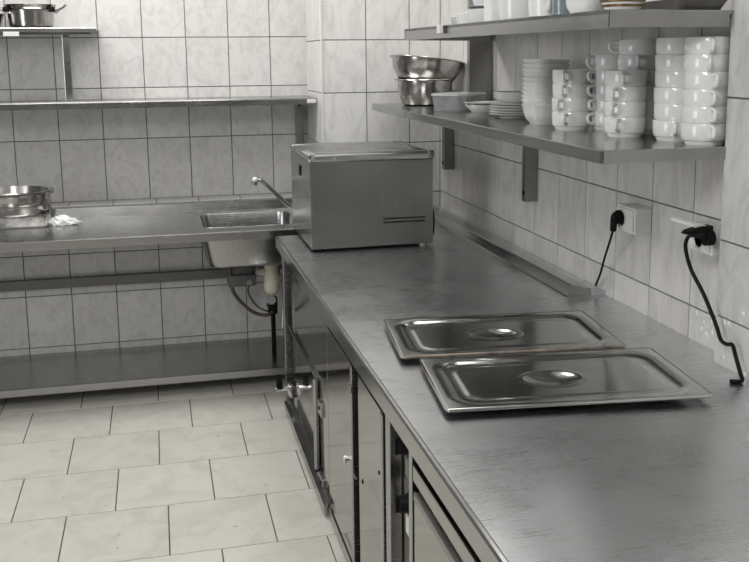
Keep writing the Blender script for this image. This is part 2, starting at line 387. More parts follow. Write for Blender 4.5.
loft(bm, [rrect(SX0 - 0.012, SX1 + 0.012, SY0 - 0.012, SY1 + 0.012, 0.06, ZT - 0.0125), rrect(SX0, SX1, SY0, SY1, 0.05, ZT + 0.0005), rrect(SX0 + 0.003, SX1 - 0.003, SY0 + 0.003, SY1 - 0.003, 0.05, ZT - 0.006),
          rrect(SX0 + 0.024, SX1 - 0.006, SY0 + 0.006, SY1 - 0.006, 0.05, 0.54), rrect(SX0 + 0.056, SX1 - 0.04, SY0 + 0.04, SY1 - 0.04, 0.04, 0.505)], False, True)
bmesh.ops.recalc_face_normals(bm, faces=bm.faces[:])
wobj('sink_bowl', bm, 'steel', t, True)
TL = Vector((-1.6225, -0.521, 0.0712))
def tpart(name, x0, x1, y0, y1, z0, z1, bev, mat):        # a part of the table given by its finished place in the room
    bm = bm_new(); box(bm, *[(v - o) / TS for v, o in zip((x0, x1, y0, y1, z0, z1), (TL.x, TL.x, TL.y, TL.y, TL.z, TL.z))], bev); obj(name, bm, mat, t)
tpart('bottom_shelf', -2.8, -0.53, -0.715, BXF - 0.004, 0.080, 0.092, 0.001, 'steel')
tpart('shelf_lip', -2.8, -0.53, -0.729, -0.714, 0.060, 0.094, 0.003, 'steel')
tpart('rear_rail', -2.8, -0.53, BXF - 0.036, BXF - 0.008, 0.402, 0.446, 0.003, 'rail_steel')
for lx in (TX0 + 0.03, TX1 - 0.05):
    for ly in (-0.605, -0.075):
        bm = bm_new(); box(bm, lx, lx + 0.035, ly - 0.0175, ly + 0.0175, FLZ + 0.012, ZT - 0.012, 0.003)
        l = wobj('leg', bm, 'steel', t)
        bm = bm_new(); lathe(bm, [(0, 0), (0.018, 0), (0.018, 0.012), (0, 0.012)], 16, c=(lx + 0.0175, ly, FLZ)); wobj('foot', bm, 'black', t).parent = l
t.location = TL; t.scale = (TS, TS, TS)
# faucet
t = thing('sink_faucet', 'chrome swivel faucet with a long angled spout over the sink', 'faucet', (-0.6378, -0.426, 0.7239))
t.scale = (TS, TS, TS)
bm = bm_new(); lathe(bm, [(0, 0), (0.022, 0), (0.022, 0.006), (0.014, 0.012), (0.013, 0.05), (0, 0.05)], 20); obj('faucet_body', bm, 'chrome', t, True)
bm = bm_new(); tube(bm, [(0, 0, 0.018), (-0.012, 0, 0.022), (-0.05, 0, 0.048), (-0.11, 0, 0.110), (-0.150, 0, 0.150), (-0.168, 0, 0.163), (-0.182, 0, 0.164)], 0.0105, 14, 5); obj('spout', bm, 'steel', t, True)
bm = bm_new(); tube(bm, [(-0.190, 0, 0.170), (-0.196, 0, 0.142)], 0.013, 14); obj('aerator', bm, 'dark_steel', t, True)
bm = bm_new(); bmesh.ops.create_icosphere(bm, subdivisions=3, radius=0.014, matrix=Matrix.Translation((-0.193, -0.004, 0.166))); obj('spout_cap', bm, 'white_plastic', t, True, 'white tip of the spout')

# plumbing below the sink
t = thing('bottle_trap', 'cream plastic bottle trap hanging below the sink', 'drain trap', (-0.7699, -0.521, 0.3657))
t.scale = (TS, TS, TS)
bm = bm_new(); lathe(bm, [(0, 0), (0.018, 0.004), (0.033, 0.022), (0.036, 0.028), (0.036, 0.052), (0.039, 0.054), (0.039, 0.068), (0.036, 0.07), (0.034, 0.13), (0.034, 0.15), (0.022, 0.152), (0.022, 0.207), (0, 0.207)], 28)
obj('trap_cup', bm, 'cream_plastic', t, True)
bm = bm_new(); lathe(bm, [(0, 0.158), (0.036, 0.158), (0.036, 0.178), (0, 0.178)], 10); obj('trap_nut', bm, 'cream_plastic', t)
bm = bm_new(); tube(bm, [(-0.03, 0.0, 0.115), (-0.055, -0.005, 0.118), (-0.075, -0.01, 0.125)], 0.019, 16, 4); obj('side_outlet', bm, 'cream_plastic', t, True)
t = thing('drain_pump', 'dark grey boxed drain pump under the sink beside the cream trap', 'pump', (-0.9029, -0.5115, 0.4227))
t.scale = (TS, TS, TS)
bm = bm_new(); box(bm, -0.065, 0.065, -0.05, 0.05, 0.0, 0.055, 0.008); obj('housing', bm, 'grey_plastic', t, True)
bm = bm_new(); tube(bm, [(0.03, -0.048, 0.02), (0.03, -0.06, 0.02)], 0.013, 14); obj('cap', bm, 'dark_steel', t, True)
bm = bm_new(); box(bm, -0.05, 0.05, -0.035, 0.035, 0.05, 0.149, 0.006); obj('top_cover', bm, 'grey_plastic', t, True)
bm = bm_new(); tube(bm, [(-0.936, -0.33, 0.518), (-0.94, -0.33, 0.42), (-0.925, -0.32, 0.34), (-0.875, -0.31, 0.27), (-0.825, -0.3, 0.228), (-0.77, -0.3, 0.215), (-0.745, -0.28, 0.225)], 0.0085, 12, 8)
ho = obj('drain_hose', bm, 'brown_hose', None, True); ho.location = (-0.0621, -0.236, 0.0712); ho.scale = (TS, TS, TS)
tag(ho, 'thick brown hose curving down from the sink bowl to the valve', 'hose')
bm = bm_new(); tube(bm, [(-0.845, -0.25, 0.36), (-0.852, -0.24, 0.32), (-0.83, -0.235, 0.27), (-0.80, -0.23, 0.235), (-0.76, -0.235, 0.215)], 0.0045, 10, 8)
ho = obj('supply_hose', bm, 'grey_plastic', None, True); ho.location = (-0.0621, -0.236, 0.0712); ho.scale = (TS, TS, TS)
tag(ho, 'thin dark hose behind the thick brown hose under the sink', 'hose')
t = thing('stop_valve', 'black pipe valve with a grey knob below the cream trap', 'valve', (-0.7632, -0.483, 0.0921))
t.scale = (TS, TS, TS)
bm = bm_new(); tube(bm, [(0, 0, -0.09), (0, 0, 0.20)], 0.011, 12); tube(bm, [(0, 0, -0.097), (0, 0, -0.08)], 0.022, 14); obj('pipe', bm, 'black', t, True)
bm = bm_new(); box(bm, -0.024, 0.02, -0.025, 0.02, 0.19, 0.272, 0.006); obj('valve_body', bm, 'black', t, True)
bm = bm_new(); tube(bm, [(-0.012, -0.025, 0.268), (-0.012, -0.055, 0.268)], 0.021, 18); obj('knob', bm, 'grey_plate', t, True, 'pale grey knob')
bm = bm_new(); tube(bm, [(-0.026, -0.01, 0.236), (-0.034, -0.01, 0.236)], 0.008, 10); obj('union', bm, 'chrome', t, True)
t = thing('riser_pipe', 'thin chrome and black riser pipe beside the counter leg', 'pipe', (-0.71, -0.464, 0.0712))
t.scale = (TS, TS, TS)
bm = bm_new(); tube(bm, [(0, 0, -0.075), (0, 0, 0.36), (0.0, 0.0, 0.44), (0.01, 0.03, 0.50)], 0.008, 10, 5); obj('pipe', bm, 'black', t, True)
bm = bm_new(); tube(bm, [(-0.012, -0.004, 0.13), (-0.006, -0.004, 0.19), (-0.006, -0.004, 0.26)], 0.006, 10, 4); obj('branch', bm, 'chrome', t, True)
bm = bm_new(); tube(bm, [(0, -0.002, 0.40), (0, -0.002, 0.425)], 0.012, 8); obj('nut', bm, 'chrome', t)

# ------------------------------------------------------------------ shelves on the back wall
ZS = 1.238
t = thing('wall_shelf', 'long steel shelf across the back wall above the sink table', 'shelf', (-1.6, -0.16, ZS))
bm = bm_new(); box(bm, -3.0, -0.515, -0.295, -0.003, ZS - 0.010, ZS, 0.001); wobj('shelf_board', bm, 'steel', t)
bm = bm_new(); prism(bm, [(-0.308, ZS - 0.030), (-0.290, ZS - 0.030), (-0.290, ZS), (-0.302, ZS + 0.001), (-0.308, ZS - 0.005)], 0, -3.0, -0.515); wobj('front_lip', bm, 'steel', t)
bm = bm_new(); box(bm, -0.558, -0.514, -0.3105, -0.3035, ZS - 0.024, ZS - 0.007, 0.003); wobj('end_cap', bm, 'white_plastic', t, False, 'white plastic end cap')
bm = bm_new(); box(bm, -0.572, -0.534, -0.034, -0.002, BXZ, ZS - 0.010, 0.002); wobj('support_post', bm, 'dark_steel', t)
bm = bm_new(); tube(bm, [(-0.553, -0.034, 1.19), (-0.553, -0.037, 1.19)], 0.006, 12); wobj('screw', bm, 'black', t)
ZU = 1.560
t = thing('pot_shelf', 'short upper steel shelf holding the steel pots on the back wall', 'shelf', (-1.9, -0.13, ZU))
bm = bm_new(); box(bm, -3.0, -1.478, -0.25, -0.003, ZU - 0.010, ZU, 0.001)
prism(bm, [(-0.262, ZU - 0.020), (-0.250, ZU - 0.020), (-0.250, ZU), (-0.258, ZU + 0.001), (-0.262, ZU - 0.004)], 0, -3.0, -1.478); wobj('shelf_board', bm, 'steel', t)
bm = bm_new(); box(bm, -3.0, -1.50, -0.21, -0.18, ZU - 0.028, ZU - 0.010, 0.001); wobj('under_rail', bm, 'dark_steel', t)
for px in (-1.615, -2.7):
    bm = bm_new(); box(bm, px - 0.016, px + 0.016, -0.17, -0.14, ZS, ZU - 0.010, 0.002); l = wobj('support_post', bm, 'steel', t)
    bm = bm_new(); box(bm, px - 0.016, px + 0.025, -0.178, -0.135, ZS, ZS + 0.004, 0.001); wobj('post_foot', bm, 'steel', t).parent = l
bm = bm_new(); box(bm, -1.862, -1.797, -0.2665, -0.2625, ZU - 0.036, ZU - 0.017, 0.001); wobj('shelf_tag', bm, 'white_plastic', t, False, 'blank white tag clipped under the front edge')

# ------------------------------------------------------------------ pots at the left
def pot_profile(r, h, rim=0.008, taper=0.94, th=0.003):
    return [(0, 0), (r * taper - 0.012, 0), (r * taper, 0.010), (r, h - 0.004), (r + rim, h - 0.002), (r + rim, h), (r - th, h), (r * taper - th, 0.012), (r * taper - 0.014, 0.005), (0, 0.005)]
t = thing('cooking_pot', 'stainless pot with a lid-like strainer and wire handles on the upper shelf', 'pot', (-1.757, -0.14, ZU), 0)
bm = bm_new(); lathe(bm, pot_profile(0.099, 0.078), 48); obj('pot_body', bm, 'pot', t, True)
bm = bm_new(); lathe(bm, [(0.0, 0.072), (0.06, 0.070), (0.098, 0.082), (0.108, 0.100), (0.110, 0.102), (0.106, 0.103), (0.094, 0.086), (0.058, 0.075), (0, 0.076)], 48); obj('strainer', bm, 'pot', t, True)
for s in (-1, 1):
    bm = bm_new(); tube(bm, [(s * 0.100, -0.03, 0.068), (s * 0.118, -0.035, 0.082), (s * 0.145, -0.02, 0.10), (s * 0.145, 0.02, 0.10), (s * 0.118, 0.035, 0.082), (s * 0.100, 0.03, 0.068)], 0.0045, 10, 5); obj('handle', bm, 'dark_steel', t, True)
    bm = bm_new(); box(bm, s * 0.094 - 0.014, s * 0.094 + 0.014, -0.066, -0.044, 0.070, 0.092, 0.005); obj('clip', bm, 'black', t, True)
t = thing('saucepan', 'dark steel pan cut off by the left edge on the upper shelf', 'pot', (-2.01, -0.14, ZU))
bm = bm_new(); lathe(bm, pot_profile(0.140, 0.062, 0.008, 0.86), 48); obj('pot_body', bm, 'pot', t, True)
bm = bm_new(); tube(bm, [(-0.13, -0.03, 0.05), (-0.17, -0.03, 0.055), (-0.17, 0.03, 0.055), (-0.13, 0.03, 0.05)], 0.004, 10, 5); obj('handle', bm, 'steel', t, True)
# tray and pot on the table
t = thing('speckled_tray', 'white and grey speckled tray under the wide pot on the sink table', 'tray', (-1.8595, -0.407, 0.7239))
t.scale = (TS, TS, TS)
bm = bm_new(); loft(bm, [rrect(-0.17, 0.155, -0.110, 0.110, 0.02, 0.0), rrect(-0.17, 0.155, -0.110, 0.110, 0.02, 0.058), rrect(-0.162, 0.147, -0.102, 0.102, 0.016, 0.058), rrect(-0.16, 0.145, -0.100, 0.100, 0.016, 0.05)], True, True)
obj('tray_body', bm, 'foam', t)
bm = bm_new(); loft(bm, [rrect(-0.178, 0.163, -0.118, 0.118, 0.024, 0.052), rrect(-0.178, 0.163, -0.118, 0.118, 0.024, 0.060), rrect(-0.16, 0.145, -0.100, 0.100, 0.016, 0.060), rrect(-0.16, 0.145, -0.100, 0.100, 0.016, 0.052)], False, False); obj('rim', bm, 'steel', t)
bm = bm_new(); loft(bm, [rrect(-0.172, 0.157, -0.112, 0.112, 0.022, 0.0), rrect(-0.172, 0.157, -0.112, 0.112, 0.022, 0.006)], True, True); obj('base', bm, 'dark_steel', t)
bm = bm_new(); box(bm, 0.158, 0.168, -0.02, 0.02, 0.045, 0.082, 0.003); obj('grip', bm, 'dark_steel', t)
t = thing('wide_pot', 'wide shallow steel pot standing on the speckled tray at left', 'pot', (-1.8538, -0.4117, 0.7809))
t.scale = (TS, TS, TS)
bm = bm_new(); lathe(bm, [(0, 0), (0.15, 0), (0.158, 0.01), (0.163, 0.068), (0.164, 0.084), (0.165, 0.088), (0.172, 0.090), (0.172, 0.094), (0.162, 0.094), (0.160, 0.06), (0.155, 0.012), (0, 0.006)], 56); obj('pot_body', bm, 'pot', t, True)
bm = bm_new(); lathe(bm, [(0.0, 0.050), (0.120, 0.050), (0.150, 0.062), (0.158, 0.092), (0.168, 0.095), (0.168, 0.098), (0.156, 0.098), (0.146, 0.064), (0.118, 0.053), (0, 0.053)], 56); obj('inner_pan', bm, 'pot', t, True)
bm = bm_new(); box(bm, 0.162, 0.178, -0.03, 0.02, 0.080, 0.104, 0.005); obj('handle', bm, 'dark_steel', t, True)
bm = bm_new(); lathe(bm, [(0.160, 0.036), (0.1645, 0.038), (0.1645, 0.043), (0.161, 0.046)], 56); obj('band', bm, 'pot', t, True)
# cloth
bm = bm_new(); bmesh.ops.create_icosphere(bm, subdivisions=4, radius=1.0)
for v in bm.verts:
    n = v.co.normalized(); k = 1 + 0.18 * math.sin(7 * n.x + 3 * n.y) * math.cos(6 * n.y + 5 * n.z) + 0.08 * math.sin(15 * n.x + 11 * n.z)
    hz = 0.022 if n.x > 0.1 else 0.030
    v.co = Vector((n.x * 0.066 * k, n.y * 0.035 * k, max(0.0, n.z * hz * k + 0.012)))
o = obj('folded_cloth', bm, 'cloth', None, True); o.scale = (TS, TS, TS); o.location = (-1.6473, -0.4592, 0.7239); o.rotation_euler = (0, 0, -0.15)
tag(o, 'crumpled white cloth lying beside the speckled tray on the sink table', 'cloth')

# ------------------------------------------------------------------ the counter along the right wall
ZC = 0.714; XF = -0.793; CY0, CY1 = -4.35, -0.938
t = thing('kitchen_counter', 'long stainless steel counter along the right wall with scratched top', 'counter', (-0.4, -2.6, 0))
bm = bm_new()
prism(bm, [(XF, CY0), (-0.001, CY0), (-0.001, PF - 0.002), (-0.47, PF - 0.002), (-0.47, CY1), (XF, CY1)], 2, ZC - 0.012, ZC)
wobj('worktop', bm, 'worktop', t)
bm = bm_new(); prism(bm, [(XF - 0.003, ZC - 0.044), (XF + 0.016, ZC - 0.044), (XF + 0.016, ZC - 0.003), (XF + 0.006, ZC + 0.0012), (XF, ZC + 0.0005), (XF - 0.003, ZC - 0.004)], 1, CY0, CY1)
wobj('front_edge', bm, 'steel_shelf', t)
bm = bm_new(); prism(bm, [(-0.083, ZC), (-0.077, ZC + 0.004), (-0.070, ZC + 0.034), (-0.066, ZC + 0.037), (-0.001, ZC + 0.0207), (-0.001, ZC)], 1, -2.16, PF - 0.002)
wobj('rear_upstand', bm, 'steel_shelf', t)
bm = bm_new(); prism(bm, [(-0.001, ZC - 0.012), (-0.001, ZC), (RW - 0.001, ZC), (RW - 0.001, ZC - 0.012)], 1, -2.808, -2.16)
prism(bm, [(-0.001, ZC - 0.012), (-0.001, ZC + 0.0207), (RW - 0.001, ZC + 0.010), (RW - 0.001, ZC - 0.012)], 1, -2.16, PF - 0.002)
struct(obj('trim_1', bm, 'worktop'))      # steel filler strip between counter and right wall
for ly in (-0.99,):
    bm = bm_new(); box(bm, XF + 0.014, XF + 0.047, ly - 0.017, ly + 0.017, 0.03, ZC - 0.012, 0.003); l = wobj('leg', bm, 'steel', t)
    bm = bm_new(); lathe(bm, [(0, 0), (0.017, 0), (0.017, 0.03), (0, 0.03)], 16, c=(XF + 0.03, ly, 0)); wobj('foot', bm, 'dark_steel', t).parent = l

# far base cabinet with polished panel
XP = -0.757
t = thing('base_cabinet', 'open-fronted far steel base cabinet with polished panel beside the counter leg', 'cabinet', (-0.4, -1.46, 0))
bm = bm_new(); box(bm, XP, -0.05, -1.955, -1.165, 0.055, ZC - 0.014, 0.002); wobj('cabinet_body', bm, 'mirror', t)
bm = bm_new(); prism(bm, [(XF + 0.004, 0.010), (XF + 0.014, 0.010), (XF + 0.014, 0.030), (XP + 0.002, 0.040), (XP + 0.002, 0.050), (XF + 0.004, 0.042)], 1, -1.955, -1.008); wobj('bottom_rail', bm, 'steel_shelf', t)
bm = bm_new(); box(bm, XP - 0.010, XP, -1.69, -1.012, 0.362, 0.369, 0.001); wobj('panel_ledge', bm, 'steel', t)
bm = bm_new(); tube(bm, [(XP - 0.010, -1.70, 0.052), (XP - 0.010, -1.70, 0.366)], 0.010, 14); wobj('upright_pipe', bm, 'steel', t, True)
bm = bm_new(); box(bm, XP - 0.012, XP, -1.95, -1.86, 0.05, ZC - 0.05, 0.003); wobj('end_panel', bm, 'mirror', t)
for z in (0.335, 0.08):
    bm = bm_new(); box(bm, XP - 0.020, XP + 0.004, -1.858, -1.80, z - 0.045, z, 0.003); hb = wobj('hinge_block', bm, 'steel', t)
    bm = bm_new(); tube(bm, [(XP - 0.023, -1.83, z - 0.02), (XP - 0.017, -1.83, z - 0.02)], 0.006, 10); wobj('hinge_screw', bm, 'black', t).parent = hb
bm = bm_new(); box(bm, XP - 0.006, XP + 0.002, -1.84, -1.42, 0.628, 0.645, 0.001); wobj('vent_slot', bm, 'gap', t)
for xx, yy in ((XP + 0.05, -1.20), (-0.12, -1.20), (-0.12, -1.9), (XP + 0.05, -1.9)):
    bm = bm_new(); tube(bm, [(xx, yy, 0), (xx, yy, 0.095)], 0.016, 12); wobj('foot', bm, 'dark_steel', t)

# two-door cupboard
XD = -0.772
t = thing('door_cupboard', 'steel cupboard with two polished doors standing slightly ajar under the counter', 'cupboard', (-0.4, -2.37, 0))
bm = bm_new(); box(bm, XD + 0.025, -0.06, -2.775, -1.962, 0.03, ZC - 0.014, 0.002); wobj('cupboard_body', bm, 'gap', t)
def door(y0, y1, hy, hz, hole=None):
    bm = bm_new(); box(bm, XD, XD + 0.022, y0, y1, 0.045, 0.622, 0.002)
    d = wobj('door', bm, 'mirror', t)
    bm = bm_new(); box(bm, XD - 0.006, XD + 0.02, y0 - 0.001, y0 + 0.018, 0.045, 0.626, 0.003); wobj('door_edge', bm, 'steel', t).parent = d
    return d
d1 = door(-2.362, -1.972, 0, 0)
bm = bm_new(); tube(bm, [(XD - 0.001, -2.30, 0.341), (XD - 0.010, -2.30, 0.341)], 0.007, 14); tube(bm, [(XD - 0.010, -2.30, 0.341), (XD - 0.016, -2.30, 0.341)], 0.011, 16); wobj('lock', bm, 'chrome', t, True).parent = d1
bm = bm_new(); box(bm, XD - 0.004, XD + 0.004, -2.40, -2.335, 0.326, 0.330, 0.001); wobj('latch', bm, 'steel', t).parent = d1
bm = bm_new(); box(bm, XD - 0.012, XD + 0.004, -2.375, -2.335, 0.555, 0.573, 0.003); wobj('hinge', bm, 'steel', t).parent = d1
d2 = door(-2.715, -2.425, 0, 0)
for yy, zz, rr in ((-2.47, 0.352, 0.006), (-2.66, 0.46, 0.005)):
    bm = bm_new(); tube(bm, [(XD - 0.0015, yy, zz), (XD + 0.001, yy, zz)], rr, 12); wobj('bolt_hole', bm, 'gap', t).parent = d2
bm = bm_new(); box(bm, XD - 0.002, XD + 0.026, -2.775, -2.735, 0.03, ZC - 0.05, 0.002); wobj('frame_post', bm, 'steel', t)
bm = bm_new(); box(bm, XD - 0.004, XD + 0.024, -2.775, -1.962, 0.008, 0.040, 0.002); wobj('plinth', bm, 'steel_shelf', t)
bm = bm_new(); box(bm, XD + 0.004, XD + 0.026, -2.735, -1.966, 0.632, ZC - 0.014, 0.002); wobj('top_rail', bm, 'steel', t)

# control column
t = thing('control_column', 'narrow steel control column with black knobs and rocker switches', 'control panel', (-0.4, -2.86, 0))
bm = bm_new(); box(bm, XD + 0.028, -0.06, -2.945, -2.778, 0.0, ZC - 0.014, 0.002); wobj('column_body', bm, 'steel_v', t)
bm = bm_new(); box(bm, XD - 0.002, XD + 0.03, -2.962, -2.940, 0.0, ZC - 0.046, 0.002); wobj('edge_post', bm, 'steel_shelf', t)
XK = XD + 0.028
def knob(y, z, name='control_knob'):
    bm = bm_new(); tube(bm, [(XK, y, z), (XK - 0.006, y, z)], 0.028, 24); b_ = wobj('knob_ring', bm, 'black', t, True)
    bm = bm_new(); tube(bm, [(XK - 0.006, y, z), (XK - 0.032, y, z)], 0.022, 24, 0, 0.018)
    box(bm, XK - 0.040, XK - 0.030, y - 0.004, y + 0.004, z - 0.018, z + 0.018, 0.001); wobj(name, bm, 'black', t, True).parent = b_
knob(-2.862, 0.610); knob(-2.862, 0.478)
bm = bm_new(); box(bm, XK - 0.006, XK + 0.001, -2.875, -2.835, 0.528, 0.585, 0.002); r_ = wobj('rocker_frame', bm, 'black', t)
bm = bm_new(); box(bm, XK - 0.012, XK - 0.004, -2.868, -2.842, 0.535, 0.578, 0.003); wobj('rocker_switch', bm, 'green', t, False, 'dark green rocker switch').parent = r_
bm = bm_new(); box(bm, XK - 0.006, XK + 0.001, -2.875, -2.835, 0.395, 0.452, 0.002); r_ = wobj('rocker_frame', bm, 'black', t)
bm = bm_new(); box(bm, XK - 0.012, XK - 0.004, -2.868, -2.842, 0.402, 0.445, 0.003); wobj('rocker_switch', bm, 'pale_switch', t, False, 'pale rocker switch').parent = r_

# near drawer unit
t = thing('drawer_cabinet', 'near steel cabinet with a slot and a finger-grip drawer front', 'cabinet', (-0.4, -3.6, 0))
bm = bm_new(); box(bm, XD + 0.028, -0.06, -4.30, -2.966, 0.0, ZC - 0.014, 0.002); wobj('cabinet_body', bm, 'gap', t)
bm = bm_new(); box(bm, XD, XD + 0.03, -4.30, -2.966, 0.578, 0.612, 0.002); wobj('front_rail', bm, 'steel_shelf', t)
bm = bm_new(); box(bm, XD, XD + 0.03, -4.30, -2.966, ZC - 0.075, ZC - 0.0445, 0.001); wobj('upper_rail', bm, 'steel_shelf', t)
bm = bm_new(); box(bm, XD, XD + 0.024, -3.95, -2.975, 0.02, 0.560, 0.002)
d = wobj('drawer_front', bm, 'mirror', t)
bm = bm_new(); prism(bm, [(XD - 0.005, 0.548), (XD - 0.001, 0.548), (XD + 0.026, 0.560), (XD + 0.026, 0.566), (XD - 0.005, 0.562)], 1, -3.95, -2.99); wobj('finger_grip', bm, 'dark_steel', t).parent = d

# gas valve by the leg
t = thing('gas_valve', 'chrome gas valve with black lever at the foot of the counter', 'valve', (-0.795, -1.055, -0.012))
bm = bm_new(); tube(bm, [(-0.03, 0.0, 0.122), (0.0, -0.0, 0.124), (0.075, 0.0, 0.130)], 0.0085, 12); obj('pipe', bm, 'chrome', t, True)
bm = bm_new(); tube(bm, [(0.035, -0.035, 0.118), (0.035, 0.01, 0.120)], 0.024, 20); obj('knob', bm, 'chrome', t, True)
bm = bm_new(); box(bm, 0.018, 0.055, -0.012, 0.012, 0.128, 0.150, 0.003); obj('union_nut', bm, 'chrome', t)
bm = bm_new(); tube(bm, [(0.056, 0.0, 0.128), (0.062, 0.0, 0.128)], 0.026, 20); obj('seal_ring', bm, 'black', t, True)
bm = bm_new(); box(bm, -0.028, -0.004, -0.012, 0.012, 0.128, 0.165, 0.004); obj('lever', bm, 'black', t, True)

# ------------------------------------------------------------------ vacuum sealer on the counter
BX0, BX1, BY0, BY1, BZ0, BZ1 = -0.706, -0.240, -1.296, -0.80, 0.7235, 1.046
t = thing('vacuum_sealer', 'boxy stainless steel vacuum packing machine on the far end of counter', 'machine', ((BX0 + BX1) / 2, (BY0 + BY1) / 2, ZC))
bm = bm_new(); box(bm, BX0, BX1, BY0, BY1, BZ0, BZ1, 0.003); wobj('housing', bm, 'steel_v', t)
# hollow chamber rim / frame around the lid
bm = bm_new(); fw = 0.035
for a in ((BX0 - 0.002, BX1 + 0.004, BY0 - 0.004, BY0 + fw), (BX0 - 0.002, BX1 + 0.004, BY1 - fw, BY1)):
    box(bm, a[0], a[1], a[2], a[3], BZ1, BZ1 + 0.026, 0.007)
for a in ((BX0 - 0.002, BX0 + fw, BY0 + fw, BY1 - fw), (BX1 - fw, BX1 + 0.004, BY0 + fw, BY1 - fw)):
    box(bm, a[0], a[1], a[2], a[3], BZ1, BZ1 + 0.024, 0.007)
fr = wobj('lid_frame', bm, 'bright_steel', t, True)
bm = bm_new(); box(bm, BX0 + 0.02, BX1 - 0.02, BY0 + 0.02, BY0 + 0.028, BZ1 + 0.0255, BZ1 + 0.0325, 0.002); wobj('front_bar', bm, 'bright_steel', t).parent = fr
for cx in (BX0 + 0.006, BX1 - 0.008):
    bm = bm_new(); box(bm, cx - 0.012, cx + 0.012, BY0 - 0.007, BY0 + 0.018, BZ1 + 0.001, BZ1 + 0.030, 0.006); wobj('corner_clip', bm, 'chrome' if cx < -0.5 else 'dark_steel', t, True).parent = fr
for cx in (BX0 + 0.09, BX1 - 0.08):
    bm = bm_new(); tube(bm, [(cx, BY0 - 0.0035, BZ1 + 0.011), (cx, BY0 - 0.006, BZ1 + 0.011)], 0.005, 12); wobj('screw', bm, 'chrome', t).parent = fr
# domed lid
bm = bm_new(); z0 = BZ1 + 0.018
loft(bm, [rrect(BX0 + 0.028, BX1 - 0.028, BY0 + 0.030, BY1 - 0.028, 0.03, z0 - 0.004), rrect(BX0 + 0.030, BX1 - 0.030, BY0 + 0.034, BY1 - 0.030, 0.03, z0 + 0.006), rrect(BX0 + 0.075, BX1 - 0.085, BY0 + 0.13, BY1 - 0.075, 0.05, z0 + 0.014), rrect(BX0 + 0.09, BX1 - 0.10, BY0 + 0.15, BY1 - 0.09, 0.05, z0 + 0.016)], False, True)
wobj('dome_lid', bm, 'dome', t, True)
bm = bm_new(); box(bm, BX0 + 0.05, BX1 - 0.05, BY0 + 0.031, BY0 + 0.034, z0 + 0.002, z0 + 0.006, 0.0005); wobj('seal_strip', bm, plain('red_seal', (0.35, 0.22, 0.2), 0.5), t, False, 'dull red seal strip')
bm = bm_new(); box(bm, BX0 - 0.003, BX0 + 0.002, -1.075, -1.035, 0.972, 1.012, 0.002); wobj('side_slot', bm, 'gap', t)
bm = bm_new(); box(bm, BX0 - 0.0012, BX0 + 0.0015, BY0 + 0.004, BY1 - 0.004, 0.905, 0.907, 0.0004); wobj('panel_seam', bm, 'dark_steel', t)
for z in (0.826, 0.812):
    for k in range(24):
        x0 = -0.433 + k * 0.0068
        bm = bm_new(); box(bm, x0, x0 + 0.0052, BY0 - 0.0012, BY0 + 0.001, z - 0.0032, z + 0.0032, 0.0003); wobj('vent_slot', bm, 'gap', t)
bm = bm_new(); tube(bm, [(BX1 + 0.002, -1.22, 0.745), (BX1 + 0.016, -1.23, 0.745), (BX1 + 0.018, -1.235, 0.80), (BX1 + 0.014, -1.235, 0.845)], 0.006, 10, 5)
box(bm, BX1 - 0.001, BX1 + 0.010, -1.265, -1.22, 0.755, 0.822, 0.003); wobj('power_inlet', bm, 'black', t)
for fx in (BX0 + 0.04, BX1 - 0.035):
    for fy in (BY0 + 0.03, BY1 - 0.04):
        bm = bm_new(); lathe(bm, [(0, 0), (0.014, 0), (0.014, 0.0102), (0, 0.0102)], 16, c=(fx, fy, ZC)); wobj('foot', bm, 'cream_plastic' if fx > -0.5 else 'black', t)

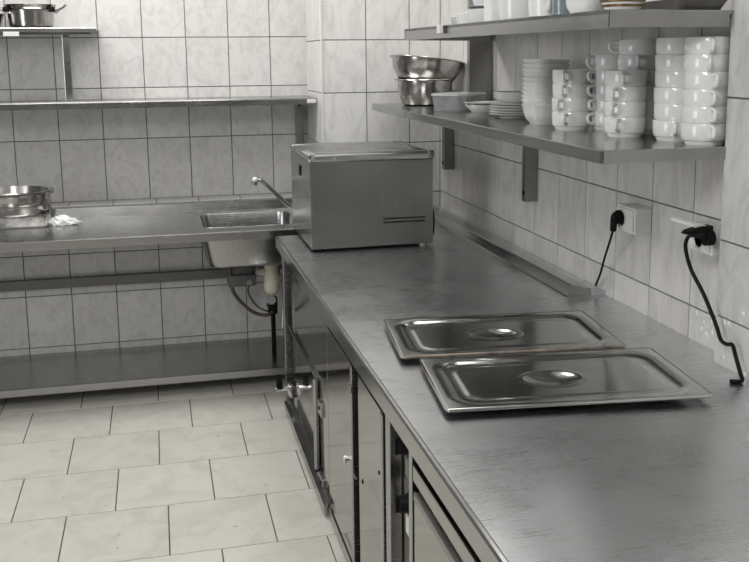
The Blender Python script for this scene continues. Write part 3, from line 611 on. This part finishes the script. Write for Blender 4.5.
# ------------------------------------------------------------------ pan lids
def pan_lid(name, label, A, B, Cc, rust=False):
    """recessed gastronorm lid; A back-left, B front-left, Cc front-right (ground points)"""
    A, B, Cc = Vector(A), Vector(B), Vector(Cc)
    c = (A + Cc) / 2; ex = (Cc - B); L = ex.length; Dp = (A - B).length; rz = math.atan2(ex.y, ex.x)
    t = thing(name, label, 'pan lid', (c.x, c.y, ZC), rz, 'steel pan lids on the counter')
    nx, ny = 110, 74; hx, hy = L / 2, Dp / 2
    def sd(x, y, bx, by, r):
        qx, qy = abs(x) - bx + r, abs(y) - by + r
        return math.hypot(max(qx, 0), max(qy, 0)) + min(max(qx, qy), 0) - r
    def ss(a, b, v): v = min(max((v - a) / (b - a), 0), 1); return v * v * (3 - 2 * v)
    def zf(x, y):
        d = sd(x, y, hx - 0.030, hy - 0.026, 0.055)          # + outside the pan recess
        z = 0.0185 - 0.002 * (1 - ss(0.0, 0.012, d)) 
        z -= 0.0050 * (1 - ss(-0.013, 0.0, d))
        d2 = sd(x, y, hx - 0.062, hy - 0.058, 0.04)
        z += 0.0012 * (1 - ss(-0.004, 0.004, d2))
        e = math.hypot((x + 0.012) / 0.062, y / 0.048)
        z -= 0.0122 * max(0.0, 1 - e * e)
        z += 0.0018 * math.exp(-((e - 1.08) / 0.07) ** 2)
        return max(z, 0.0012)
    bm = bm_new(); g = [[bm.verts.new((-hx + L * i / nx, -hy + Dp * j / ny, zf(-hx + L * i / nx, -hy + Dp * j / ny))) for i in range(nx + 1)] for j in range(ny + 1)]
    for j in range(ny):
        for i in range(nx): bm.faces.new((g[j][i], g[j][i + 1], g[j + 1][i + 1], g[j + 1][i]))
    o = obj('lid_plate', bm, 'lid', t, True)
    s = o.modifiers.new('thickness', 'SOLIDIFY'); s.thickness = 0.0009; s.offset = -1
    bm = bm_new(); tube(bm, [(-hx, -hy + 0.004, 0.0160), (-hx, hy - 0.004, 0.0160), (-hx + 0.004, hy, 0.0160), (hx - 0.004, hy, 0.0160), (hx, hy - 0.004, 0.0160), (hx, -hy + 0.004, 0.0160), (hx - 0.004, -hy, 0.0160), (-hx + 0.004, -hy, 0.0160), (-hx, -hy + 0.004, 0.0160)], 0.0032, 10)
    obj('rolled_edge', bm, 'lid', t, True)
    bm = bm_new(); tube(bm, [(-hx + 0.004, -hy - 0.0005, 0.0155), (hx - 0.004, -hy - 0.0005, 0.0155)], 0.0040, 10)
    obj('front_edge', bm, 'rusty' if rust else 'lid', t, True, 'rust-stained front edge' if rust else None)
    return t
pan_lid('pan_lid', 'steel pan lid nearer the packing machine with a rusty front edge', (-0.686, -2.316, 0), (-0.700, -2.640, 0), (-0.156, -2.698, 0), True)
pan_lid('pan_lid', 'steel pan lid nearest the camera on the open counter', (-0.683, -2.668, 0), (-0.700, -2.992, 0), (-0.145, -3.052, 0))

# ------------------------------------------------------------------ shelves on the right wall
ZL = 1.217; SXF = -0.300; SYN, SYF = -2.812, -0.546
t = thing('cup_shelf', 'lower steel wall shelf carrying cups, bowls and plates', 'shelf', (-0.15, -1.7, ZL))
bm = bm_new(); box(bm, SXF, RW - 0.002, SYN, SYF, ZL - 0.008, ZL, 0.001); wobj('shelf_board', bm, 'steel_shelf', t)
bm = bm_new(); box(bm, SXF - 0.004, SXF + 0.012, SYN, SYF, ZL - 0.029, ZL + 0.0008, 0.002); wobj('front_lip', bm, 'steel_shelf', t)
bm = bm_new(); box(bm, SXF, RW - 0.003, SYN - 0.004, SYN + 0.008, ZL - 0.029, ZL + 0.0008, 0.002); wobj('end_lip', bm, 'steel_shelf', t)
bm = bm_new(); box(bm, SXF - 0.005, SXF + 0.008, -1.13, -1.09, ZL - 0.030, ZL - 0.0005, 0.001); wobj('joint_clip', bm, 'steel', t)
for y0, y1, zb in ((-0.655, -0.614, 0.922), (-1.625, -1.588, 0.918)):
    bm = bm_new(); box(bm, RW - 0.046, RW - 0.001, y0, y1, zb, ZL - 0.008, 0.002); br = wobj('wall_bracket', bm, 'dark_steel', t)
    bm = bm_new(); tube(bm, [(RW - 0.047, (y0 + y1) / 2, zb + 0.03), (RW - 0.044, (y0 + y1) / 2, zb + 0.03)], 0.009, 12)
    wobj('bracket_screw', bm, 'black', t).parent = br
    bm = bm_new(); prism(bm, [(RW - 0.03, ZL - 0.10), (RW - 0.03, ZL - 0.008), (SXF + 0.03, ZL - 0.008), (SXF + 0.03, ZL - 0.022)], 1, (y0 + y1) / 2 - 0.002, (y0 + y1) / 2 + 0.002); wobj('bracket_arm', bm, 'dark_steel', t).parent = br
ZV = 1.517; VXF = -0.345; VYN = -2.872
t = thing('top_shelf', 'upper steel wall shelf with white crockery along its front edge', 'shelf', (-0.15, -2.1, ZV))
FA, FB, WA = (-0.376, -1.40), (-0.300, -2.820), (RW - 0.002, -1.165)     # front far, front near and far wall corners
bm = bm_new(); prism(bm, [FA, FB, (-0.002, -2.820), (-0.002, -2.806), (RW - 0.002, -2.806), WA], 2, ZV - 0.008, ZV); wobj('shelf_board', bm, 'steel_shelf', t)
bm = bm_new(); prism(bm, [FA, FB, (FB[0] + 0.012, FB[1]), (FA[0] + 0.012, FA[1])], 2, ZV - 0.038, ZV + 0.0008); wobj('front_lip', bm, 'steel_shelf', t)
bm = bm_new(); box(bm, FB[0], -0.012, FB[1] - 0.004, FB[1] + 0.008, ZV - 0.036, ZV + 0.0008, 0.002); wobj('end_lip', bm, 'steel_shelf', t)
bm = bm_new(); prism(bm, [FA, WA, (WA[0], WA[1] - 0.012), (FA[0], FA[1] - 0.012)], 2, ZV - 0.038, ZV + 0.0008); wobj('end_lip', bm, 'steel_shelf', t)
bm = bm_new(); box(bm, -0.371, -0.360, -1.82, -1.782, ZV - 0.024, ZV + 0.002, 0.002); wobj('edge_clip', bm, 'white_plastic', t, False, 'white clip on the front edge')
bm = bm_new(); box(bm, -0.052, RW - 0.001, -1.155, -1.125, ZL, 1.85, 0.002); wobj('support_post', bm, 'dark_steel', t)

# ------------------------------------------------------------------ crockery on the lower shelf
def mixing_bowl(name, label, r0, r1, h, loc, tilt=(0, 0)):
    t = thing(name, label, 'bowl', loc, 0, 'steel mixing bowls'); t.rotation_euler = (tilt[0], tilt[1], 0)
    bm = bm_new(); lathe(bm, [(0, 0), (r0 - 0.012, 0), (r0, 0.006), (r0 + (r1 - r0) * 0.55, h * 0.5), (r1 - 0.012, h - 0.005), (r1 - 0.009, h - 0.003), (r1 - 0.013, h - 0.001), (r0 + (r1 - r0) * 0.55 - 0.003, h * 0.5), (r0 - 0.004, 0.008), (0, 0.004)], 64); b_ = obj('bowl_body', bm, 'pot', t, True)
    bm = bm_new(); lathe(bm, [(r1 - 0.012, h - 0.006), (r1 - 0.002, h - 0.006), (r1 + 0.002, h - 0.003), (r1, h), (r1 - 0.012, h), (r1 - 0.012, h - 0.006)], 64); obj('rolled_rim', bm, 'pot', t, True)
    return t
mixing_bowl('mixing_bowl', 'steel mixing bowl standing on the far end of the cup shelf', 0.098, 0.130, 0.112, (-0.115, -0.745, ZL))
mixing_bowl('mixing_bowl', 'wider steel bowl tilted on top of the other steel bowl', 0.118, 0.162, 0.095, (-0.115, -0.745, ZL + 0.098), (math.radians(-3), math.radians(7)))
# plastic container
ang = math.atan2(0.105, -0.081)
t = thing('plastic_container', 'clear plastic food container between the steel bowls and the plates', 'container', (-0.104, -1.185, ZL), ang)
bm = bm_new(); loft(bm, [rrect(-0.06, 0.06, -0.085, 0.085, 0.012, 0.0), rrect(-0.066, 0.066, -0.093, 0.093, 0.014, 0.060), rrect(-0.063, 0.063, -0.090, 0.090, 0.013, 0.060), rrect(-0.057, 0.057, -0.082, 0.082, 0.01, 0.003)], True, True); obj('tub', bm, 'clear', t, True)
bm = bm_new(); loft(bm, [rrect(-0.069, 0.069, -0.096, 0.096, 0.015, 0.058), rrect(-0.069, 0.069, -0.096, 0.096, 0.015, 0.066), rrect(-0.060, 0.060, -0.088, 0.088, 0.012, 0.067)], True, True); obj('lid', bm, 'clear_lid', t, True)
# plates
def plate(name, label, r, h, loc, group, foot=0.6, mat='china'):
    t = bm_new(); lathe(t, [(0, 0.002), (r * foot - 0.004, 0.002), (r * foot - 0.004, 0), (r * foot, 0), (r * foot, 0.003), (r * 0.8, h * 0.5), (r - 0.001, h - 0.002), (r, h - 0.001), (r - 0.001, h), (r * 0.78, h * 0.55 + 0.002), (r * foot - 0.002, 0.006), (0, 0.006)], 56)
    o = obj(name, t, mat, None, True); o.location = loc; return tag(o, label, 'plate', group)
ORD = ['lowest', 'second from the bottom', 'third from the bottom', 'fourth from the bottom', 'fifth from the bottom', 'sixth from the bottom', 'seventh from the bottom', 'eighth from the bottom', 'ninth from the bottom', 'tenth from the bottom']
def order(i, n): return 'lowest' if i == 0 else ('topmost' if i == n - 1 else ORD[i])
PSX, PSY = -0.055, -1.66
for i in range(5):
    plate('dinner_plate', 'white dinner plate, %s of the five flat plates beside the square bowls' % order(i, 5), 0.091, 0.014, (PSX, PSY, ZL + i * 0.0088), 'flat plates stacked on the cup shelf')
for i in range(3):
    z = ZL + 4 * 0.0088 + 0.0145 + i * 0.0065
    bm = bm_new(); r = 0.082; lathe(bm, [(0, 0), (0.05, 0), (0.055, 0.002), (r * 0.9, 0.012), (r - 0.001, 0.021), (r, 0.023), (r - 0.003, 0.023), (r * 0.87, 0.014), (0.05, 0.005), (0, 0.005)], 56)
    o = obj('soup_plate', bm, 'china', None, True); o.location = (PSX + 0.004, PSY, z); tag(o, 'deep white soup plate, %s of three on top of the flat plates' % ('lowest', 'middle', 'topmost')[i], 'plate', 'soup plates on the flat plates')
bm = bm_new(); lathe(bm, [(0, 0), (0.045, 0), (0.048, 0.003), (0.064, 0.018), (0.072, 0.029), (0.069, 0.029), (0.060, 0.018), (0.042, 0.005), (0, 0.005)], 48)
o = obj('small_bowl', bm, 'china', None, True); o.location = (-0.055, -1.335, ZL); tag(o, 'shallow white bowl under a saucer beside the clear container', 'bowl')
plate('saucer', 'white saucer resting on the shallow white bowl beside the clear container', 0.075, 0.014, (-0.055, -1.335, ZL + 0.0235), None, 0.5)
# square-ish bowls
def sqbowl(bm):
    lathe(bm, [(0, 0.002), (0.034, 0.002), (0.036, 0), (0.039, 0), (0.040, 0.003), (0.050, 0.014), (0.057, 0.034), (0.0595, 0.052), (0.063, 0.057), (0.063, 0.060), (0.060, 0.060), (0.057, 0.053), (0.0545, 0.034), (0.047, 0.014), (0.036, 0.006), (0, 0.006)], 48, 3.6)
bm = bm_new(); sqbowl(bm); bowl0 = obj('square_bowl', bm, 'china', None, True); bme = bowl0.data
BSX, BSY = -0.083, -1.975
for i in range(11):
    o = bowl0 if i == 0 else bowl0.copy()
    if i: COL.objects.link(o)
    o.location = (BSX + 0.0006 * math.sin(i * 2.1), BSY + 0.0008 * math.cos(i * 1.7), ZL + i * 0.0134); o.rotation_euler = (0.0, 0.015 if i > 6 else 0, 0.12 + 0.05 * math.sin(i))
    tag(o, 'white square bowl, %s of the nested tall stack on the cup shelf' % order(i, 11), 'bowl', 'white square bowls in one stack')
# cups
def cup_mesh(bm):
    lathe(bm, [(0, 0.003), (0.036, 0.003), (0.038, 0), (0.042, 0), (0.0445, 0.004), (0.046, 0.0105), (0.0500, 0.0118), (0.0515, 0.0150), (0.0525, 0.024), (0.0530, 0.0495), (0.0524, 0.0505), (0.0500, 0.0500), (0.0490, 0.024), (0.0478, 0.0150), (0.0420, 0.0080), (0, 0.0070)], 48)
def cup_thing(label, group, loc, rz):
    t = thing('stacking_cup', label, 'cup', loc, rz, group)
    bm = bm_new(); cup_mesh(bm); obj('cup_body', bm, 'china', t, True)
    bm = bm_new(); tube(bm, [(0.0505, 0, 0.0440), (0.062, 0, 0.0450), (0.0735, 0, 0.0415), (0.0765, 0, 0.0330), (0.072, 0, 0.0235), (0.061, 0, 0.0195), (0.0505, 0, 0.0200)], 0.0048, 12, 5, None, 1.0); obj('handle', bm, 'china', t, True)
    return t
STEP = 0.0387
proto = None
stacks = [  # x, y, angles of the handles (bottom to top), description
    (-0.111, -2.228, [-2.25, -2.50, -2.35, -2.30], 'front stack beside the square bowls'),
    (-0.081, -2.49, [-2.35, -2.50, -2.50, -2.15], 'middle front stack'),
    (-0.012, -2.745, [-1.85, -1.85, -1.88, -1.85, -2.05, -2.0], 'rightmost stack by the tiled pier'),
    (-0.020, -2.630, [-2.1, -1.30, -1.45, -1.30, -1.55, -1.5], 'stack left of the rightmost'),
    (-0.012, -2.421, [-2.0, -1.8, -2.0, -1.6, -2.06, -3.4], 'rear stack behind the middle one'),
    (-0.012, -2.266, [-2.9, -2.85, -2.9, -2.95, -3.0], 'rear stack beside the leftmost one'),
]
for (x, y, angs, desc) in stacks:
    n = len(angs)
    for i, a in enumerate(angs):
        lab = 'white stacking cup, %s in the %s' % (order(i, n).replace(' from the bottom', ' from bottom'), desc); grp = 'white stacking cups on the cup shelf'
        jx, jy = 0.0007 * math.sin(3 * i + x * 50), 0.0007 * math.cos(2 * i + y * 40)
        loc = (x + jx, y + jy, ZL + i * STEP)
        if proto is None: proto = cup_thing(lab, grp, loc, a)
        else: dup(proto, loc, a, lab, grp)

# ------------------------------------------------------------------ crockery on the upper shelf
def lat_obj(name, prof, loc, mat, label, cat, sq=2.0, group=None, rz=0):
    bm = bm_new(); lathe(bm, prof, 44, sq); o = obj(name, bm, mat, None, True); o.location = loc; o.rotation_euler = (0, 0, rz); return tag(o, label, cat, group)
def cupprof(r0, r1, h, th=0.003): return [(0, 0), (r0, 0), (r0 + (r1 - r0) * 0.5, h * 0.3), (r1, h - 0.001), (r1 - th, h), (r0 + (r1 - r0) * 0.5 - th, h * 0.32), (r0 - th, 0.005), (0, 0.005)]
lat_obj('glass_tumbler', cupprof(0.020, 0.023, 0.028), (-0.30, -1.775, ZV), 'clear', 'small clear glass at the far left end of the top shelf row', 'glass')
lat_obj('espresso_cup', cupprof(0.018, 0.022, 0.034), (-0.305, -1.85, ZV), 'china', 'small white espresso cup next to the clear glass on top shelf', 'cup', 2.0, 'small cups on the top shelf')
lat_obj('espresso_cup', cupprof(0.018, 0.022, 0.036), (-0.305, -1.91, ZV), 'china', 'small white espresso cup left of the bowl with a grey plate', 'cup', 2.0, 'small cups on the top shelf')
lat_obj('serving_bowl', cupprof(0.040, 0.050, 0.040), (-0.290, -2.01, ZV), 'china', 'white serving bowl covered by a tilted grey plate on top shelf', 'bowl', 3.0)
o = plate('grey_plate', 'grey plate lying on the white serving bowl on the top shelf', 0.060, 0.012, (-0.280, -2.00, ZV + 0.038), None, 0.6, 'grey_plate')
t = thing('upturned_cup', 'white cup standing on the grey plate on the top shelf', 'cup', (-0.285, -1.975, ZV + 0.046))
bm = bm_new(); lathe(bm, cupprof(0.024, 0.036, 0.06), 40); obj('cup_body', bm, 'china', t, True)
t = thing('napkin_holder', 'upright white china holder right of the grey plate on top shelf', 'holder', (-0.305, -2.125, ZV))
bm = bm_new(); loft(bm, [rrect(-0.02, 0.02, -0.030, 0.030, 0.008, 0.0), rrect(-0.022, 0.022, -0.032, 0.032, 0.008, 0.085), rrect(-0.019, 0.019, -0.029, 0.029, 0.006, 0.085), rrect(-0.018, 0.018, -0.028, 0.028, 0.006, 0.006)], True, True); obj('holder_body', bm, 'china', t, True)
t = thing('large_mug', 'large white mug with its handle to the right on top shelf', 'mug', (-0.283, -2.255, ZV), -1.1)
bm = bm_new(); lathe(bm, cupprof(0.048, 0.056, 0.10), 44); obj('mug_body', bm, 'china', t, True)
bm = bm_new(); tube(bm, [(0.050, 0, 0.075), (0.075, 0, 0.08), (0.088, 0, 0.05), (0.07, 0, 0.022), (0.048, 0, 0.025)], 0.006, 12, 5); obj('handle', bm, 'china', t, True)
t = thing('milk_jug', 'white china jug right of the large mug on the top shelf', 'jug', (-0.295, -2.480, ZV), -1.9)
bm = bm_new(); lathe(bm, cupprof(0.044, 0.048, 0.11), 44); obj('jug_body', bm, 'china', t, True)
bm = bm_new(); tube(bm, [(0.046, 0, 0.085), (0.072, 0, 0.08), (0.078, 0, 0.05), (0.066, 0, 0.02), (0.043, 0, 0.016)], 0.006, 12, 5); obj('handle', bm, 'china', t, True)
lat_obj('blue_glass', cupprof(0.026, 0.030, 0.10), (-0.295, -2.580, ZV), 'blue_glass', 'bluish grey glass between the white jug and the big white dish', 'glass')
t = thing('casserole_dish', 'big white rounded dish near the front corner of the top shelf', 'dish', (-0.268, -2.660, ZV), 0.2)
bm = bm_new(); lathe(bm, [(0, 0), (0.040, 0), (0.048, 0.015), (0.053, 0.06), (0.055, 0.10), (0.051, 0.10), (0.049, 0.06), (0.044, 0.02), (0, 0.008)], 48, 2.6); obj('dish_body', bm, 'china', t, True)
t = thing('banded_pot', 'white pot with bronze bands at the front corner of the top shelf', 'pot', (-0.240, -2.766, ZV))
bm = bm_new(); lathe(bm, [(0, 0), (0.036, 0), (0.042, 0.008), (0.044, 0.016), (0.048, 0.03), (0.050, 0.10), (0.046, 0.10), (0.042, 0.02), (0, 0.008)], 48); obj('pot_body', bm, 'china', t, True)
bm = bm_new(); lathe(bm, [(0.0415, 0.008), (0.0445, 0.009), (0.0455, 0.013), (0.0435, 0.014)], 48); obj('bronze_band', bm, 'gold', t, True, 'bronze band')
bm = bm_new(); lathe(bm, [(0.0440, 0.018), (0.0495, 0.020), (0.0505, 0.026), (0.0465, 0.027)], 48); obj('bronze_band', bm, 'gold', t, True, 'bronze band')
t = thing('dark_tray', 'dark flat tray at the wall end of the top shelf', 'tray', (-0.075, -2.69, ZV), 0)
bm = bm_new(); loft(bm, [rrect(-0.05, 0.05, -0.12, 0.12, 0.01, 0.0), rrect(-0.06, 0.06, -0.14, 0.14, 0.012, 0.025), rrect(-0.057, 0.057, -0.137, 0.137, 0.012, 0.025), rrect(-0.047, 0.047, -0.117, 0.117, 0.01, 0.003)], True, True); obj('tray_body', bm, 'tray_dark', t)

# ------------------------------------------------------------------ sockets and cords
def socket_box(label, y0, y1, z0, z1, flap=False):
    t = thing('wall_socket', label, 'socket', (RW, (y0 + y1) / 2, (z0 + z1) / 2), 0, 'white surface sockets on the right wall')
    hy, hz = (y1 - y0) / 2, (z1 - z0) / 2
    bm = bm_new(); box(bm, -0.050, -0.001, -hy, hy, -hz, hz, 0.003); obj('socket_box', bm, 'white_plastic', t)
    bm = bm_new(); box(bm, -0.055, -0.049, -hy + 0.006, hy - 0.006, -hz + 0.006, hz - 0.006, 0.002); f = obj('face_plate', bm, 'white_plastic', t)
    bm = bm_new(); lathe(bm, [(0, 0), (0.019, 0), (0.022, 0.004), (0.0235, 0.004), (0.0235, 0), (0.0235, -0.001)], 28)
    bmesh.ops.rotate(bm, cent=(0, 0, 0), matrix=Matrix.Rotation(-PI / 2, 3, 'Y'), verts=bm.verts[:])
    bmesh.ops.translate(bm, vec=(-0.055, 0.012 if not flap else 0, 0), verts=bm.verts[:]); o = obj('socket_ring', bm, 'white_plastic', t, True)
    o.parent = f
    if flap:
        bm = bm_new(); prism(bm, [(-0.052, hz - 0.004), (-0.100, hz + 0.006), (-0.100, hz + 0.013), (-0.094, hz + 0.016), (-0.052, hz + 0.004)], 1, -hy, hy); obj('hinged_cover', bm, 'white_plastic', t, False, 'open hinged cover')
        bm = bm_new(); tube(bm, [(-0.052, -hy - 0.001, hz), (-0.052, hy + 0.001, hz)], 0.005, 12); obj('hinge', bm, 'white_plastic', t)
    return t
socket_box('white square wall socket with a black plug, left of the open-covered socket', -2.4202, -2.314, 0.9444, 1.0152)
socket_box('white wall socket with its hinged cover standing open by the pier', -2.7895, -2.6883, 0.9606, 1.0254, True)
t = thing('power_cord', 'thin black cord running from the left socket down behind the counter', 'cord', (RW - 0.056, -2.3524, 0.9798))
bm = bm_new(); tube(bm, [(0.0, 0, 0.004), (-0.012, 0, 0.004)], 0.019, 20)
tube(bm, [(-0.010, 0, 0.010), (-0.018, 0.002, 0.004), (-0.019, 0.006, -0.018), (-0.018, 0.010, -0.036)], 0.0125, 14, 4, 0.0085); obj('plug', bm, 'black', t, True)
bm = bm_new(); tube(bm, [(-0.018, 0.010, -0.034), (-0.008, 0.050, -0.078), (0.006, 0.105, -0.135), (0.024, 0.165, -0.195), (0.040, 0.225, -0.245)], 0.0033, 10, 8); obj('cable', bm, 'black', t, True)
t = thing('thick_power_cord', 'thick black cord hanging from the open socket down to counter', 'cord', (RW - 0.056, -2.775, 0.985))
CP = [(-0.048, -2.800, 1.016), (-0.050, -2.770, 1.011), (-0.050, -2.750, 0.990), (-0.048, -2.750, 0.965), (-0.042, -2.766, 0.925), (-0.030, -2.805, 0.873), (-0.020, -2.843, 0.812), (-0.018, -2.861, 0.783), (-0.020, -2.888, 0.780), (-0.020, -2.910, 0.784), (-0.018, -2.922, 0.760), (-0.020, -2.945, 0.730), (-0.028, -2.962, 0.7195), (-0.052, -2.955, 0.7188)]
L0 = Vector(t.location)
bm = bm_new(); tube(bm, [tuple(Vector((-0.011, -2.795, 1.006)) - L0), tuple(Vector((-0.030, -2.795, 1.006)) - L0)], 0.018, 20)
tube(bm, [tuple(Vector(q) - L0) for q in ((-0.026, -2.796, 1.008), (-0.042, -2.80, 1.014), (-0.050, -2.785, 1.014), (-0.051, -2.768, 1.010))], 0.010, 12, 4, 0.006); obj('plug', bm, 'black', t, True)
bm = bm_new(); tube(bm, [tuple(Vector(q) - L0) for q in CP], 0.0046, 12, 8); obj('cable', bm, 'black', t, True)
t = thing('angled_plug', 'flat black angled plug sticking out of the open socket above cord', 'plug', (RW - 0.056, -2.79, 1.030))
bm = bm_new(); prism(bm, [(0.0, -0.010), (0.0, 0.004), (-0.030, 0.003), (-0.062, -0.006), (-0.068, -0.013), (-0.040, -0.008)], 1, -0.008, 0.016); obj('plug_body', bm, 'black', t)
# hardened drops of silicone on the pier
bm = bm_new()
for k in range(26):
    a, b_ = random.gauss(0, 0.03), random.gauss(0, 0.035); r = random.uniform(0.002, 0.0065)
    base = (RW, -2.70, 0.775) if k < 18 else (0.0, -2.875, 0.80)
    y, z = base[1] + a, max(0.722, base[2] + b_)
    if base[0] > 0 and y < -2.80: y = -2.79
    mtx = Matrix.Translation((base[0], y, z)) @ Matrix.Diagonal((0.3, 1, random.uniform(0.7, 1.6), 1))
    bmesh.ops.create_icosphere(bm, subdivisions=2, radius=r, matrix=mtx)
o = obj('sealant_blobs', bm, 'china', None, True); tag(o, 'glossy whitish blobs of dried sealant on the tiles above the counter', 'sealant'); o['kind'] = 'stuff'
